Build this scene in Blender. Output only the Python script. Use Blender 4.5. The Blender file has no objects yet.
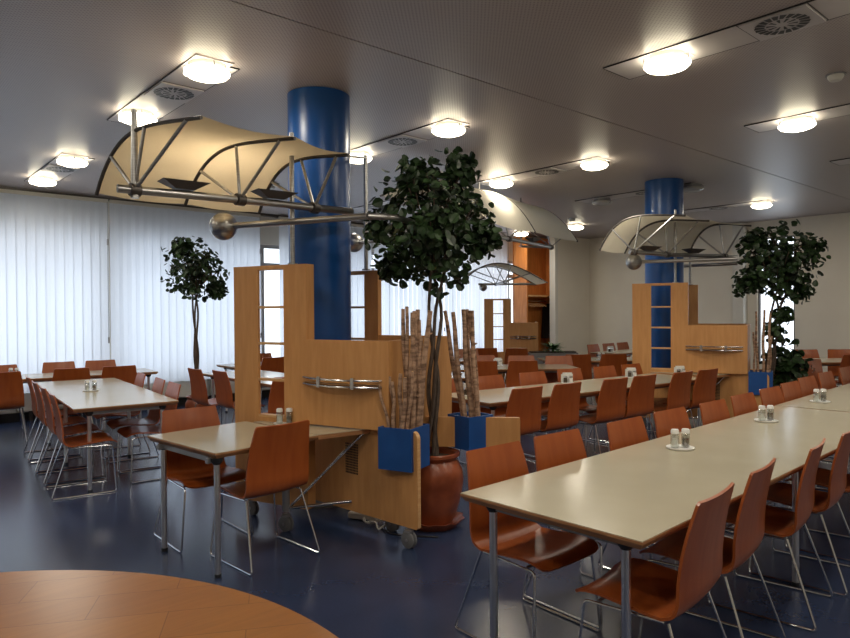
import bpy, bmesh, math, random
from mathutils import Vector, Matrix
random.seed(7)
PI = math.pi
SC = bpy.context.scene
C = SC.collection
EYE = 1.53
CEIL = 3.28

# ------------------------------------------------------------------ materials
def mat(name, col=(.5, .5, .5), rough=.5, metal=0.0, spec=.5, coat=0.0):
    m = bpy.data.materials.new(name); m.use_nodes = True
    b = m.node_tree.nodes['Principled BSDF']
    b.inputs['Base Color'].default_value = (*col, 1)
    b.inputs['Roughness'].default_value = rough
    b.inputs['Metallic'].default_value = metal
    b.inputs['Specular IOR Level'].default_value = spec
    b.inputs['Coat Weight'].default_value = coat
    b.inputs['Coat Roughness'].default_value = .15
    return m
def srgb(r, g, b):
    f = lambda c: (c/255/12.92) if c/255 <= .04045 else ((c/255+.055)/1.055)**2.4
    return (f(r), f(g), f(b))
def noise_mat(name, c1, c2, rough=.5, scale=(1, 1, 1), nscale=5.0, detail=4, metal=0, bump=0.0, rvar=0.0, coords='Object', coat=0, spec=.5, lo=.35, hi=.65):
    m = mat(name, c1, rough, metal, spec, coat)
    nt = m.node_tree; b = nt.nodes['Principled BSDF']
    tc = nt.nodes.new('ShaderNodeTexCoord'); mp = nt.nodes.new('ShaderNodeMapping')
    mp.inputs['Scale'].default_value = scale
    n = nt.nodes.new('ShaderNodeTexNoise'); n.inputs['Scale'].default_value = nscale; n.inputs['Detail'].default_value = detail
    r = nt.nodes.new('ShaderNodeValToRGB')
    r.color_ramp.elements[0].position = lo; r.color_ramp.elements[1].position = hi
    r.color_ramp.elements[0].color = (*c1, 1); r.color_ramp.elements[1].color = (*c2, 1)
    nt.links.new(tc.outputs[coords], mp.inputs[0]); nt.links.new(mp.outputs[0], n.inputs['Vector'])
    nt.links.new(n.outputs['Fac'], r.inputs[0]); nt.links.new(r.outputs[0], b.inputs['Base Color'])
    if bump:
        bp = nt.nodes.new('ShaderNodeBump'); bp.inputs['Strength'].default_value = bump; bp.inputs['Distance'].default_value = .01
        nt.links.new(n.outputs['Fac'], bp.inputs['Height']); nt.links.new(bp.outputs[0], b.inputs['Normal'])
    if rvar:
        mr = nt.nodes.new('ShaderNodeMapRange')
        mr.inputs['To Min'].default_value = rough-rvar; mr.inputs['To Max'].default_value = rough+rvar
        nt.links.new(n.outputs['Fac'], mr.inputs[0]); nt.links.new(mr.outputs[0], b.inputs['Roughness'])
    return m

M = {}
M['beech'] = noise_mat('beech_veneer', srgb(204, 150, 94), srgb(194, 139, 84), .45, (7, 7, .9), 4, 3, rvar=.04)
M['beech_edge'] = noise_mat('beech_ply_edge', srgb(214, 172, 122), srgb(200, 150, 98), .5, (3, 3, 20), 4)
M['ply'] = noise_mat('cherry_plywood', srgb(160, 82, 34), srgb(147, 70, 26), .36, (6, 1.0, 1.0), 3, 3, coat=.1, rvar=.03)
M['laminate'] = noise_mat('table_laminate', srgb(182, 175, 154), srgb(176, 169, 148), .2, (1, 1, 1), 3, 2, rvar=.04)
M['edge'] = noise_mat('table_wood_edge', srgb(176, 126, 84), srgb(150, 102, 66), .45, (2, 2, 20), 5)
M['chrome'] = mat('chrome', (.72, .72, .74), .16, 1)
M['leg'] = mat('satin_chrome', (.86, .85, .84), .28, 1)
M['steel'] = noise_mat('brushed_steel', (.36, .355, .35), (.44, .435, .43), .34, (1, 1, 20), 8, 2, metal=1)
M['dark_steel'] = mat('dark_steel', (.11, .10, .095), .42, .8)
M['grey_metal'] = mat('grey_metal', (.30, .30, .31), .45, .6)
M['black'] = mat('black_plastic', (.015, .015, .017), .45)
M['grey_rubber'] = mat('grey_rubber', (.16, .16, .17), .6)
M['white_plastic'] = mat('white_plastic', (.78, .78, .76), .4)
M['blue'] = noise_mat('blue_lacquer', srgb(16, 72, 140), srgb(18, 78, 148), .3, (1, 1, 1), 2, 2)
M['blue_box'] = noise_mat('blue_board', srgb(24, 78, 146), srgb(20, 70, 134), .45, (1, 1, 1), 6, 2)
M['terracotta'] = noise_mat('terracotta_glaze', srgb(158, 84, 52), srgb(120, 58, 34), .32, (1, 1, 1), 6, 5)
M['soil'] = noise_mat('soil', (.03, .02, .012), (.07, .045, .03), .95, (1, 1, 1), 40, 4, bump=.6)
M['bark'] = noise_mat('dark_bark', (.045, .03, .022), (.11, .08, .06), .85, (14, 14, 3), 5, 5, bump=.5)
M['birch'] = noise_mat('birch_bark', srgb(112, 84, 66), srgb(180, 146, 120), .8, (5, 5, 16), 2.6, 5, bump=.4, lo=.36, hi=.60)
M['cut'] = mat('cut_wood', srgb(190, 150, 110), .8)
M['leaf'] = noise_mat('ficus_leaf', srgb(22, 36, 22), srgb(52, 76, 42), .42, (1, 1, 1), 7, 2)
M['leaf'].node_tree.nodes['Principled BSDF'].inputs['Specular IOR Level'].default_value = .4
M['fern'] = noise_mat('fern_leaf', srgb(30, 70, 26), srgb(70, 120, 50), .5, (1, 1, 1), 7, 2)
M['wall'] = noise_mat('painted_wall', srgb(230, 224, 210), srgb(225, 218, 204), .8, (1, 1, 1), 1.2, 3)
M['white'] = noise_mat('white_paint', srgb(218, 216, 208), srgb(212, 210, 202), .6, (1, 1, 1), 2, 3)
M['closet'] = noise_mat('closet_veneer', srgb(206, 132, 66), srgb(190, 116, 54), .45, (6, 6, .8), 4, 5)
M['coat'] = mat('black_cloth', (.012, .012, .014), .9)
M['frame'] = mat('window_frame_grey', srgb(150, 150, 152), .4)
M['shade'] = noise_mat('shade', srgb(186, 150, 96), srgb(190, 156, 104), .5)
M['salt'] = mat('salt', (.85, .84, .82), .7)
M['pepper'] = noise_mat('pepper', (.03, .02, .015), (.12, .09, .06), .9, (1, 1, 1), 90, 2)
M['paper'] = noise_mat('white_card', (.80, .79, .76), (.72, .71, .66), .7, (1, 1, 1), 30, 2)
M['cable'] = mat('white_cable', (.62, .60, .56), .5)

# herringbone-sectored foreground table
def sector_wood():
    m = mat('oak_veneer_sectors', srgb(160, 96, 48), .3)
    nt = m.node_tree; b = nt.nodes['Principled BSDF']
    tc = nt.nodes.new('ShaderNodeTexCoord')
    br = nt.nodes.new('ShaderNodeTexBrick'); mp = nt.nodes.new('ShaderNodeMapping')
    mp.inputs['Rotation'].default_value = (0, 0, .5); mp.inputs['Scale'].default_value = (2.2, 2.2, 2.2)
    br.inputs['Color1'].default_value = (*srgb(150, 100, 48), 1); br.inputs['Color2'].default_value = (*srgb(140, 90, 42), 1)
    br.inputs['Mortar'].default_value = (*srgb(112, 66, 30), 1)
    br.inputs['Mortar Size'].default_value = .003; br.inputs['Scale'].default_value = 1.0
    br.inputs['Brick Width'].default_value = .9; br.inputs['Row Height'].default_value = .33
    n = nt.nodes.new('ShaderNodeTexNoise'); mp2 = nt.nodes.new('ShaderNodeMapping')
    mp2.inputs['Rotation'].default_value = (0, 0, .5); mp2.inputs['Scale'].default_value = (2, 26, 2)
    n.inputs['Scale'].default_value = 3; n.inputs['Detail'].default_value = 5
    mx = nt.nodes.new('ShaderNodeMix'); mx.data_type = 'RGBA'; mx.blend_type = 'MULTIPLY'
    r = nt.nodes.new('ShaderNodeValToRGB')
    r.color_ramp.elements[0].color = (.72, .68, .62, 1); r.color_ramp.elements[1].color = (1.12, 1.1, 1.05, 1)
    L = nt.links.new
    L(tc.outputs['Object'], mp.inputs[0]); L(mp.outputs[0], br.inputs['Vector'])
    L(tc.outputs['Object'], mp2.inputs[0]); L(mp2.outputs[0], n.inputs['Vector'])
    L(n.outputs['Fac'], r.inputs[0]); mx.inputs[0].default_value = 1
    L(br.outputs['Color'], mx.inputs[6]); L(r.outputs[0], mx.inputs[7]); L(mx.outputs[2], b.inputs['Base Color'])
    return m
M['sector'] = sector_wood()

def ceiling_mat():
    m = mat('perforated_ceiling_panel', srgb(142, 134, 132), .42, .0)
    nt = m.node_tree; b = nt.nodes['Principled BSDF']; L = nt.links.new
    tc = nt.nodes.new('ShaderNodeTexCoord'); sp = nt.nodes.new('ShaderNodeSeparateXYZ'); L(tc.outputs['Object'], sp.inputs[0])
    def wave(sock):
        a = nt.nodes.new('ShaderNodeMath'); a.operation = 'MULTIPLY'; a.inputs[1].default_value = 2*PI/.03; L(sock, a.inputs[0])
        s = nt.nodes.new('ShaderNodeMath'); s.operation = 'SINE'; L(a.outputs[0], s.inputs[0]); return s.outputs[0]
    mu = nt.nodes.new('ShaderNodeMath'); mu.operation = 'MULTIPLY'; L(wave(sp.outputs[0]), mu.inputs[0]); L(wave(sp.outputs[1]), mu.inputs[1])
    r = nt.nodes.new('ShaderNodeValToRGB')
    r.color_ramp.elements[0].position = .30; r.color_ramp.elements[1].position = .55
    r.color_ramp.elements[0].color = (*srgb(178, 168, 166), 1); r.color_ramp.elements[1].color = (*srgb(140, 131, 129), 1)
    L(mu.outputs[0], r.inputs[0]); L(r.outputs[0], b.inputs['Base Color'])
    return m
M['ceiling'] = ceiling_mat()
M['strip'] = noise_mat('smooth_ceiling_panel', srgb(196, 190, 190), srgb(188, 182, 182), .4, (1, 1, 1), 2, 2)

def floor_mat():
    m = mat('blue_linoleum', srgb(58, 64, 86), .22)
    nt = m.node_tree; b = nt.nodes['Principled BSDF']; L = nt.links.new
    tc = nt.nodes.new('ShaderNodeTexCoord')
    n1 = nt.nodes.new('ShaderNodeTexNoise'); n1.inputs['Scale'].default_value = 1.6; n1.inputs['Detail'].default_value = 3; n1.inputs['Distortion'].default_value = .3
    n2 = nt.nodes.new('ShaderNodeTexNoise'); n2.inputs['Scale'].default_value = 60; n2.inputs['Detail'].default_value = 3
    for n in (n1, n2): L(tc.outputs['Object'], n.inputs['Vector'])
    mx = nt.nodes.new('ShaderNodeMath'); mx.operation = 'MULTIPLY_ADD'; mx.inputs[1].default_value = .35
    L(n2.outputs['Fac'], mx.inputs[0]); L(n1.outputs['Fac'], mx.inputs[2])
    r = nt.nodes.new('ShaderNodeValToRGB'); r.color_ramp.elements[0].position = .45; r.color_ramp.elements[1].position = .9
    r.color_ramp.elements[0].color = (*srgb(42, 54, 80), 1); r.color_ramp.elements[1].color = (*srgb(50, 62, 92), 1)
    L(mx.outputs[0], r.inputs[0]); L(r.outputs[0], b.inputs['Base Color'])
    mr = nt.nodes.new('ShaderNodeMapRange'); mr.inputs['To Min'].default_value = .2; mr.inputs['To Max'].default_value = .27
    L(n1.outputs['Fac'], mr.inputs[0]); L(mr.outputs[0], b.inputs['Roughness'])
    return m
M['floor'] = floor_mat()

def translucent(name, col, trans, mixf=.5, extra_rough=.8):
    m = bpy.data.materials.new(name); m.use_nodes = True
    nt = m.node_tree; nt.nodes.clear(); L = nt.links.new
    o = nt.nodes.new('ShaderNodeOutputMaterial'); mx = nt.nodes.new('ShaderNodeMixShader')
    d = nt.nodes.new('ShaderNodeBsdfDiffuse'); t = nt.nodes.new('ShaderNodeBsdfTranslucent')
    tc = nt.nodes.new('ShaderNodeTexCoord'); n = nt.nodes.new('ShaderNodeTexNoise'); n.inputs['Scale'].default_value = 90
    mp = nt.nodes.new('ShaderNodeMapping'); mp.inputs['Scale'].default_value = (1, 1, .15)
    L(tc.outputs['Object'], mp.inputs[0]); L(mp.outputs[0], n.inputs['Vector'])
    def ramp(c):
        r = nt.nodes.new('ShaderNodeValToRGB'); r.color_ramp.elements[0].color = (*[v*.94 for v in c], 1); r.color_ramp.elements[1].color = (*c, 1)
        L(n.outputs['Fac'], r.inputs[0]); return r.outputs[0]
    L(ramp(col), d.inputs[0]); L(ramp(trans), t.inputs[0]); mx.inputs[0].default_value = mixf
    L(d.outputs[0], mx.inputs[1]); L(t.outputs[0], mx.inputs[2]); L(mx.outputs[0], o.inputs[0])
    return m
M['blind'] = translucent('blind_fabric', (.74, .75, .77), (.82, .86, .93), .62)
M['sail_pale'] = translucent('canopy_fabric_untinted', srgb(238, 234, 222), srgb(236, 230, 214), .35)  # same cloth as the tan one, left without its lamp tint
M['sail'] = translucent('canopy_fabric_lamp_tan', srgb(222, 208, 180), srgb(224, 210, 182), .35)  # warm tone of the lamp behind it put into the cloth colour

def glass(name, col=(1, 1, 1), gl=.12):
    m = bpy.data.materials.new(name); m.use_nodes = True
    nt = m.node_tree; nt.nodes.clear(); L = nt.links.new
    o = nt.nodes.new('ShaderNodeOutputMaterial'); mx = nt.nodes.new('ShaderNodeMixShader')
    t = nt.nodes.new('ShaderNodeBsdfTransparent'); g = nt.nodes.new('ShaderNodeBsdfGlossy')
    t.inputs[0].default_value = (*col, 1); g.inputs['Roughness'].default_value = .05; mx.inputs[0].default_value = gl
    L(t.outputs[0], mx.inputs[1]); L(g.outputs[0], mx.inputs[2]); L(mx.outputs[0], o.inputs[0])
    return m
M['glass'] = glass('window_glass', (.95, .98, 1), .06)
M['jar'] = glass('jar_glass', (.86, .9, .88), .28)

def emit(name, col, s):
    m = mat(name, (.85, .85, .82), .3); b = m.node_tree.nodes['Principled BSDF']
    b.inputs['Emission Color'].default_value = (*col, 1); b.inputs['Emission Strength'].default_value = s
    return m
M['lamp_on'] = emit('lit_lamp_glass', (1, .90, .66), 8.5)
M['lamp_off'] = mat('unlit_lamp_glass', (.55, .55, .53), .25)

# ------------------------------------------------------------------ mesh helpers
def box(bm, c, s, rz=0, bevel=0):
    r = bmesh.ops.create_cube(bm, size=1)
    vs = r['verts']
    bmesh.ops.scale(bm, vec=s, verts=vs)
    if bevel:
        es = list({e for v in vs for e in v.link_edges})
        q = bmesh.ops.bevel(bm, geom=es, offset=bevel, segments=2, affect='EDGES')
        vs = list({v for f in q['faces'] for v in f.verts} | {v for v in vs if v.is_valid})
    if rz: bmesh.ops.rotate(bm, cent=(0, 0, 0), matrix=Matrix.Rotation(rz, 3, 'Z'), verts=vs)
    bmesh.ops.translate(bm, vec=c, verts=vs)
    return vs
def tube(bm, pts, r, seg=8, caps=True, radii=None):
    pts = [Vector(p) for p in pts]; rings = []
    n = len(pts); prev = None
    for i, p in enumerate(pts):
        if i == 0: t = pts[1]-p
        elif i == n-1: t = p-pts[i-1]
        else: t = (pts[i+1]-p).normalized()+(p-pts[i-1]).normalized()
        t.normalize()
        if prev is None:
            a = Vector((0, 0, 1)) if abs(t.z) < .9 else Vector((1, 0, 0))
            a = t.cross(a).normalized()
        else:
            a = (prev-t*prev.dot(t)).normalized()
        prev = a; b = t.cross(a)
        rr = radii[i] if radii else r
        rings.append([bm.verts.new(p+a*rr*math.cos(2*PI*k/seg)+b*rr*math.sin(2*PI*k/seg)) for k in range(seg)])
    for i in range(n-1):
        for k in range(seg):
            bm.faces.new((rings[i][k], rings[i][(k+1) % seg], rings[i+1][(k+1) % seg], rings[i+1][k]))
    if caps: bm.faces.new(rings[0][::-1]); bm.faces.new(rings[-1])
def rounded(pts, rad=.03, seg=4):
    pts = [Vector(p) for p in pts]; out = [pts[0]]
    for i in range(1, len(pts)-1):
        p = pts[i]; a = (pts[i-1]-p); b = (pts[i+1]-p)
        r = min(rad, a.length*.45, b.length*.45); A = p+a.normalized()*r; B = p+b.normalized()*r
        for k in range(seg+1):
            t = k/seg; out.append(A*(1-t)**2+p*2*t*(1-t)+B*t*t)
    out.append(pts[-1]); return out
def lathe(bm, prof, c=(0, 0, 0), seg=32, wob=None):
    rings = []
    for (r, z) in prof:
        if r < 1e-5: rings.append([bm.verts.new((c[0], c[1], c[2]+z))])
        else: rings.append([bm.verts.new((c[0]+r*(wob(k/seg, z) if wob else 1)*math.cos(2*PI*k/seg), c[1]+r*(wob(k/seg, z) if wob else 1)*math.sin(2*PI*k/seg), c[2]+z)) for k in range(seg)])
    for a, b in zip(rings, rings[1:]):
        for k in range(seg):
            k2 = (k+1) % seg
            if len(a) == 1 and len(b) > 1: bm.faces.new((a[0], b[k], b[k2]))
            elif len(b) == 1 and len(a) > 1: bm.faces.new((a[k], a[k2], b[0]))
            elif len(a) > 1: bm.faces.new((a[k], a[k2], b[k2], b[k]))
def prism(bm, poly, z0, z1):
    a = [bm.verts.new((x, y, z0)) for x, y in poly]; b = [bm.verts.new((x, y, z1)) for x, y in poly]
    n = len(poly)
    bm.faces.new(a[::-1]); bm.faces.new(b)
    for i in range(n): bm.faces.new((a[i], a[(i+1) % n], b[(i+1) % n], b[i]))
def extrude_profile(bm, poly, axis_o, au, av, an, t):
    """polygon in (u,v) spanned by au,av at axis_o, thickness t along an"""
    o = Vector(axis_o); au, av, an = Vector(au), Vector(av), Vector(an)
    a = [bm.verts.new(o+au*u+av*v) for u, v in poly]; b = [bm.verts.new(o+au*u+av*v+an*t) for u, v in poly]
    n = len(poly); bm.faces.new(a[::-1]); bm.faces.new(b)
    for i in range(n): bm.faces.new((a[i], a[(i+1) % n], b[(i+1) % n], b[i]))
def obj(name, bm, m, parent=None, smooth=False):
    bmesh.ops.recalc_face_normals(bm, faces=bm.faces[:])
    me = bpy.data.meshes.new(name); bm.to_mesh(me); bm.free()
    ms = m if isinstance(m, (list, tuple)) else [m]
    for x in ms: me.materials.append(x)
    if smooth:
        for p in me.polygons: p.use_smooth = True
        try: me.set_sharp_from_angle(angle=math.radians(38))
        except Exception: pass
    o = bpy.data.objects.new(name, me); C.objects.link(o)
    if parent: o.parent = parent
    return o
def B(): return bmesh.new()
def tag(o, label, cat, group=None, kind=None):
    o['label'] = label; o['category'] = cat
    if group: o['group'] = group
    if kind: o['kind'] = kind
    return o
def thing(name, label, cat, loc=(0, 0, 0), rz=0, group=None):
    o = bpy.data.objects.new(name, None); C.objects.link(o); o.empty_display_size = .1
    o.location = loc; o.rotation_euler = (0, 0, rz); return tag(o, label, cat, group)
def struct(name, bm, m, smooth=False, parent=None):
    o = obj(name, bm, m, parent, smooth)
    if not parent: o['kind'] = 'structure'
    return o
def dup(root, loc, rz, label, group=None):
    r = root.copy(); C.objects.link(r); r.location = loc; r.rotation_euler = (0, 0, rz); r['label'] = label
    if group: r['group'] = group
    for ch in list(root.children):
        c = ch.copy(); C.objects.link(c); c.parent = r
        for g in list(ch.children):
            d = g.copy(); C.objects.link(d); d.parent = c
    return r

# ------------------------------------------------------------------ room shell
X0, X1, Y0, Y1 = -4.0, 13.8, -3.5, 10.92
b = B(); box(b, ((X0+X1)/2, (Y0+Y1)/2, -.05), (X1-X0+.4, Y1-Y0+.4, .1)); struct('floor', b, M['floor'])
# ceiling: two runs of perforated panels with the dark shadow gap at Y=3.53
b = B()
box(b, ((X0+X1)/2, (Y0+3.524)/2, CEIL+.05), (X1-X0+.4, 3.524-Y0, .1)); box(b, ((X0+X1)/2, (3.536+Y1+.2)/2, CEIL+.05), (X1-X0+.4, Y1+.2-3.536, .1))
struct('ceiling', b, M['ceiling'])
b = B(); box(b, ((X0+X1)/2, 3.53, CEIL+.12), (X1-X0, .2, .02)); struct('trim_1', b, M['black'])
b = B()
for y in (-.6, 1.2): box(b, ((X0+X1)/2, y, CEIL-.001), (X1-X0, .005, .003))
struct('trim_2', b, M['dark_steel'])
# walls
b = B(); box(b, (X0-.1, (Y0+Y1)/2, CEIL/2), (.2, Y1-Y0+.4, CEIL+.02)); struct('wall_left', b, M['wall'])
b = B(); box(b, ((X0+X1)/2, Y0-.1, CEIL/2), (X1-X0+.4, .2, CEIL+.02)); struct('wall_front', b, M['wall'])
# right wall with a tall glazed opening behind the far planting
WY0, WY1 = 4.93, 5.62
b = B()
box(b, (X1+.1, (Y0+WY0)/2, CEIL/2), (.2, WY0-Y0, CEIL+.02)); box(b, (X1+.1, (WY1+Y1+.2)/2, CEIL/2), (.2, Y1+.2-WY1, CEIL+.02))
box(b, (X1+.1, (WY0+WY1)/2, (2.95+CEIL)/2+.005), (.2, WY1-WY0, CEIL-2.95+.01)); box(b, (X1+.1, (WY0+WY1)/2, .22), (.2, WY1-WY0, .44))
struct('wall_right', b, M['wall'])
w = B()
for y in (WY0+.015, WY1-.015): box(w, (X1+.06, y, 1.69), (.06, .03, 2.5))
for z in (.455, 2.935): box(w, (X1+.06, (WY0+WY1)/2, z), (.06, WY1-WY0-.06, .03))
wf = struct('window_5', w, M['dark_steel'])
g = B(); box(g, (X1+.06, (WY0+WY1)/2, 1.69), (.008, WY1-WY0-.07, 2.44)); obj('pane', g, M['glass'], wf)
b = B(); box(b, (X1-.09, 5.93, CEIL/2), (.18, .22, CEIL-.02)); struct('trim_4', b, M['white'])
# window wall: parapet, lintel and piers, four windows behind the blinds
WW = [(-3.9, -.3), (-.1, 2.9), (3.1, 5.5), (5.62, 8.2), (8.4, 12.2)]
WW = [(-3.9, -.6), (-.4, 2.96), (3.12, 6.6), (6.72, 9.6), (9.72, 13.7)]
b = B()
box(b, ((X0+X1)/2, Y1+.1, .22), (X1-X0+.4, .2, .44)); box(b, ((X0+X1)/2, Y1+.1, (2.75+CEIL)/2), (X1-X0+.4, .2, CEIL-2.75))
xs = [X0-.2]+[v for w_ in WW for v in w_]+[X1+.2]
for i in range(0, len(xs), 2): box(b, ((xs[i]+xs[i+1])/2, Y1+.1, 1.6), (xs[i+1]-xs[i], .2, 2.32))
struct('wall_back', b, M['white'])
for k, (a, c) in enumerate(WW):
    w = B(); y = Y1+.08
    for z in (.47, 2.72): box(w, ((a+c)/2, y, z), (c-a, .07, .06))
    box(w, ((a+c)/2, y, 2.38), (c-a-.12, .07, .09))
    n = max(2, round((c-a)/.85))
    for i in range(n+1):
        x = a+.03+(c-a-.06)*i/n; box(w, (x, y, 1.6), (.06, .075, 2.2))
    wf = struct('window_%d' % (k+1) if k < 4 else 'window_6', w, M['frame'])
    g = B(); box(g, ((a+c)/2, y+.01, 1.6), (c-a-.1, .008, 2.2)); obj('pane', g, M['glass'], wf)
    s = B(); box(s, ((a+c)/2, Y1-.02, .455), (c-a, .1, .025)); obj('window_sill', s, M['white'], wf)
# convector covers below the blinds
b = B()
for k in range(6):
    x = X0+1.5+k*2.85
    if x+1.3 < 10.5:
        r = B(); box(r, (x, Y1-.10, .29), (2.75, .12, .28), bevel=.008); o = tag(obj('radiator', r, M['white']), 'long white convector cover low under the blinds, ' + ['out of frame at left', 'beside the far left wall corner', 'below the leftmost visible blind', 'behind the small ficus', 'behind the blue column', 'towards the coat niche'][k], 'radiator', 'convector covers under the window blinds')
        f = B()
        for j in range(40): box(f, (x-1.3+j*.0667, Y1-.10, .434), (.02, .09, .012))
        obj('grille', f, M['grey_metal'], o)
        f = B()
        for dx in (-1.2, 1.2): box(f, (x+dx, Y1-.08, .075), (.04, .06, .15))
        obj('foot', f, M['dark_steel'], o)
b.free()
b = B(); box(b, ((X0+10.9)/2, Y1-.015, .06), (10.9-X0, .03, .12)); struct('baseboard_back', b, M['black'])
b = B(); box(b, (X1-.01, 2.2, .05), (.02, 5.4, .1)); struct('baseboard_right', b, M['dark_steel'])
b = B(); box(b, ((X0+11)/2, Y1-.14, CEIL-.02), (11-X0, .1, .04)); struct('trim_5', b, M['dark_steel'])

# niche block in the far corner (Y = 9.6) with the wooden cloakroom niche
NX0, NX1, NY = 11.78, 12.36, 9.6; NB = 10.3; NR = 12.98
b = B()
box(b, ((NX1+X1)/2+.05, NY+.06, CEIL/2), (X1-NX1-.1, .12, CEIL-.01))
struct('wall_niche', b, M['wall'])
b = B(); box(b, (NX1+.05, NY+.02, CEIL/2), (.1, .16, CEIL-.01)); struct('trim_6', b, M['white'])
b = B()
box(b, ((NX0+NR)/2, NB, 1.62), (NR-NX0, .04, 3.24)); box(b, (NX0+.02, (NY+.3+NB)/2, 1.62), (.04, NB-NY-.3, 3.24)); box(b, (NR-.02, (NY+NB)/2+.06, 1.62), (.04, NB-NY-.17, 3.24))
box(b, ((NX0+NR)/2, (NY+NB)/2+.15, 3.2), (NR-NX0-.1, NB-NY-.35, .05))
tag(obj('coat_closet', b, M['closet']), 'tall open orange wood cloakroom niche in the far corner wall', 'closet')
b = B(); box(b, ((NX0+NR)/2, 10.06, 1.87), (NR-NX0-.1, .38, .035)); sh = tag(obj('hat_shelf', b, M['beech_edge']), 'pale hat shelf running across the wooden cloakroom niche', 'shelf')
r = B(); tube(r, [(NX0+.045, 10.04, 1.75), (NR-.045, 10.04, 1.75)], .014); obj('rail', r, M['chrome'], sh)
def hanger(i, x):
    h = B()
    tube(h, [(x, 10.04, 1.755), (x, 10.042, 1.765), (x, 10.04, 1.78), (x, 10.085, 1.76), (x, 10.04, 1.72)], .004, 6)
    tube(h, rounded([(x, 9.86, 1.62), (x, 10.04, 1.70), (x, 10.24, 1.62)], .05), .010, 6)
    tag(obj('coat_hanger', h, M['beech_edge'], smooth=True), 'empty wooden coat hanger on the niche rail, number %s from the left' % ['one', 'two', 'three', 'four', 'five', 'six'][i], 'hanger', 'empty hangers in the cloakroom niche')
for i in range(6): hanger(i, NX0+.15+i*.10)
h = B(); xx = NX0+.98
for (z, w_, d) in ((1.68, .05, .20), (1.62, .10, .40), (1.3, .12, .42), (.9, .15, .44), (.86, .14, .43)): pass
prof = [(1.69, .03, .08), (1.63, .06, .38), (1.3, .08, .40), (1.0, .10, .42), (.86, .11, .44)]
rings = []
for z, w_, d in prof: rings.append([h.verts.new((xx+w_*math.cos(2*PI*k/16)*(1+.15*math.sin(k*3)), 10.04+d/2*math.sin(2*PI*k/16), z)) for k in range(16)])
for a, c in zip(rings, rings[1:]):
    for k in range(16): h.faces.new((a[k], a[(k+1) % 16], c[(k+1) % 16], c[k]))
h.faces.new(rings[0]); h.faces.new(rings[-1])
ct = tag(obj('coat', h, M['coat'], smooth=True), 'black coat hanging at the right end of the niche rail', 'coat')
h = B(); tube(h, [(xx, 10.04, 1.68), (xx, 10.04, 1.73), (xx, 10.0415, 1.755), (xx, 10.04, 1.77)], .004, 6); obj('hook', h, M['chrome'], ct)

# ------------------------------------------------------------------ vertical blinds
def blind(x0, x1, label, ang=.15):
    t = thing('vertical_blind', label, 'blind', ((x0+x1)/2, Y1-.24, 0), group='white vertical blinds on the window wall')
    cx = (x0+x1)/2
    h = B(); box(h, (0, 0, 3.215), (x1-x0, .06, .05)); obj('head_rail', h, M['white'], t)
    s = B(); n = int((x1-x0)/.120); rr = random.Random(int(x0*100))
    for i in range(n):
        x = x0+.06+i*(x1-x0-.12)/max(1, n-1)-cx; a = ang+rr.uniform(-.05, .05)
        dx, dy = .068*math.cos(a), .068*math.sin(a)
        ztop, zb = 3.19, .42+rr.uniform(-.004, .004)
        v = [s.verts.new((x+u*dx, u*dy+.006*(1-u*u), z)) for z in (zb, ztop) for u in (-1, 0, 1)]
        s.faces.new((v[0], v[1], v[4], v[3])); s.faces.new((v[1], v[2], v[5], v[4]))
    obj('slat', s, M['blind'], t)
    c = B()
    tube(c, [(x1-cx-.02, -.05, 3.2), (x1-cx-.02, -.05, 1.1)], .004, 6)
    for z in (1.08, 2.55): tube(c, [(x1-cx-.02, -.05, z), (x1-cx-.02, -.05, z+.09)], .012, 8)
    obj('pull_chain', c, M['grey_metal'], t)
blind(-3.9, -.62, 'white vertical blind out of frame at the left')
blind(-.58, 3.02, 'white vertical blind at the far left behind the long dining table')
blind(3.05, 5.52, 'white vertical blind behind the small dark ficus')
blind(5.90, 7.95, 'narrow white vertical blind right behind the nearest blue column', .16)
blind(8.02, 9.9, 'white vertical blind behind the large ficus crown')
blind(9.94, 12.0, 'white vertical blind next to the wooden cloakroom niche')

# ------------------------------------------------------------------ ceiling fixtures
def lamp_parts(root, on):
    p = B(); box(p, (0, 0, -.004), (.27, .27, .012)); obj('mounting_plate', p, M['strip'], root)
    p = B(); lathe(p, [(0, -.008), (.13, -.008), (.13, -.045), (0, -.045)], seg=24); obj('housing', p, M['white'] if on else M['grey_metal'], root)
    p = B(); lathe(p, [(0, -.05), (.146, -.05), (.154, -.058), (.154, -.072), (.138, -.088), (.09, -.105), (0, -.11)], seg=36)
    obj('diffuser', p, M['lamp_on'] if on else M['lamp_off'], root, True)
    for k in range(3):
        a = k*2*PI/3+.4; q = B(); tube(q, rounded([(.14*math.cos(a), .14*math.sin(a), -.02), (.163*math.cos(a), .163*math.sin(a), -.03), (.163*math.cos(a), .163*math.sin(a), -.08), (.144*math.cos(a), .144*math.sin(a), -.092)], .01), .005, 6)
        obj('clip', q, M['chrome'], root)
LD = bpy.data.lights.new('lamp_light', 'AREA'); LD.shape = 'DISK'; LD.size = .3; LD.energy = 7.5; LD.color = (1, .91, .78)
def lamp_light(root):
    o = bpy.data.objects.new('lamp_light', LD); C.objects.link(o); o.parent = root; o.location = (0, 0, -.118)
on0 = thing('ceiling_lamp', '', 'lamp', (0, 0, -50)); lamp_parts(on0, True); lamp_light(on0)
off0 = thing('ceiling_lamp', '', 'lamp', (0, 0, -50)); lamp_parts(off0, False)
vent0 = thing('ceiling_vent', '', 'vent', (0, 0, -50))
p = B(); box(p, (0, 0, -.005), (.33, .38, .01)); obj('face_plate', p, M['strip'], vent0)
p = B()
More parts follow.
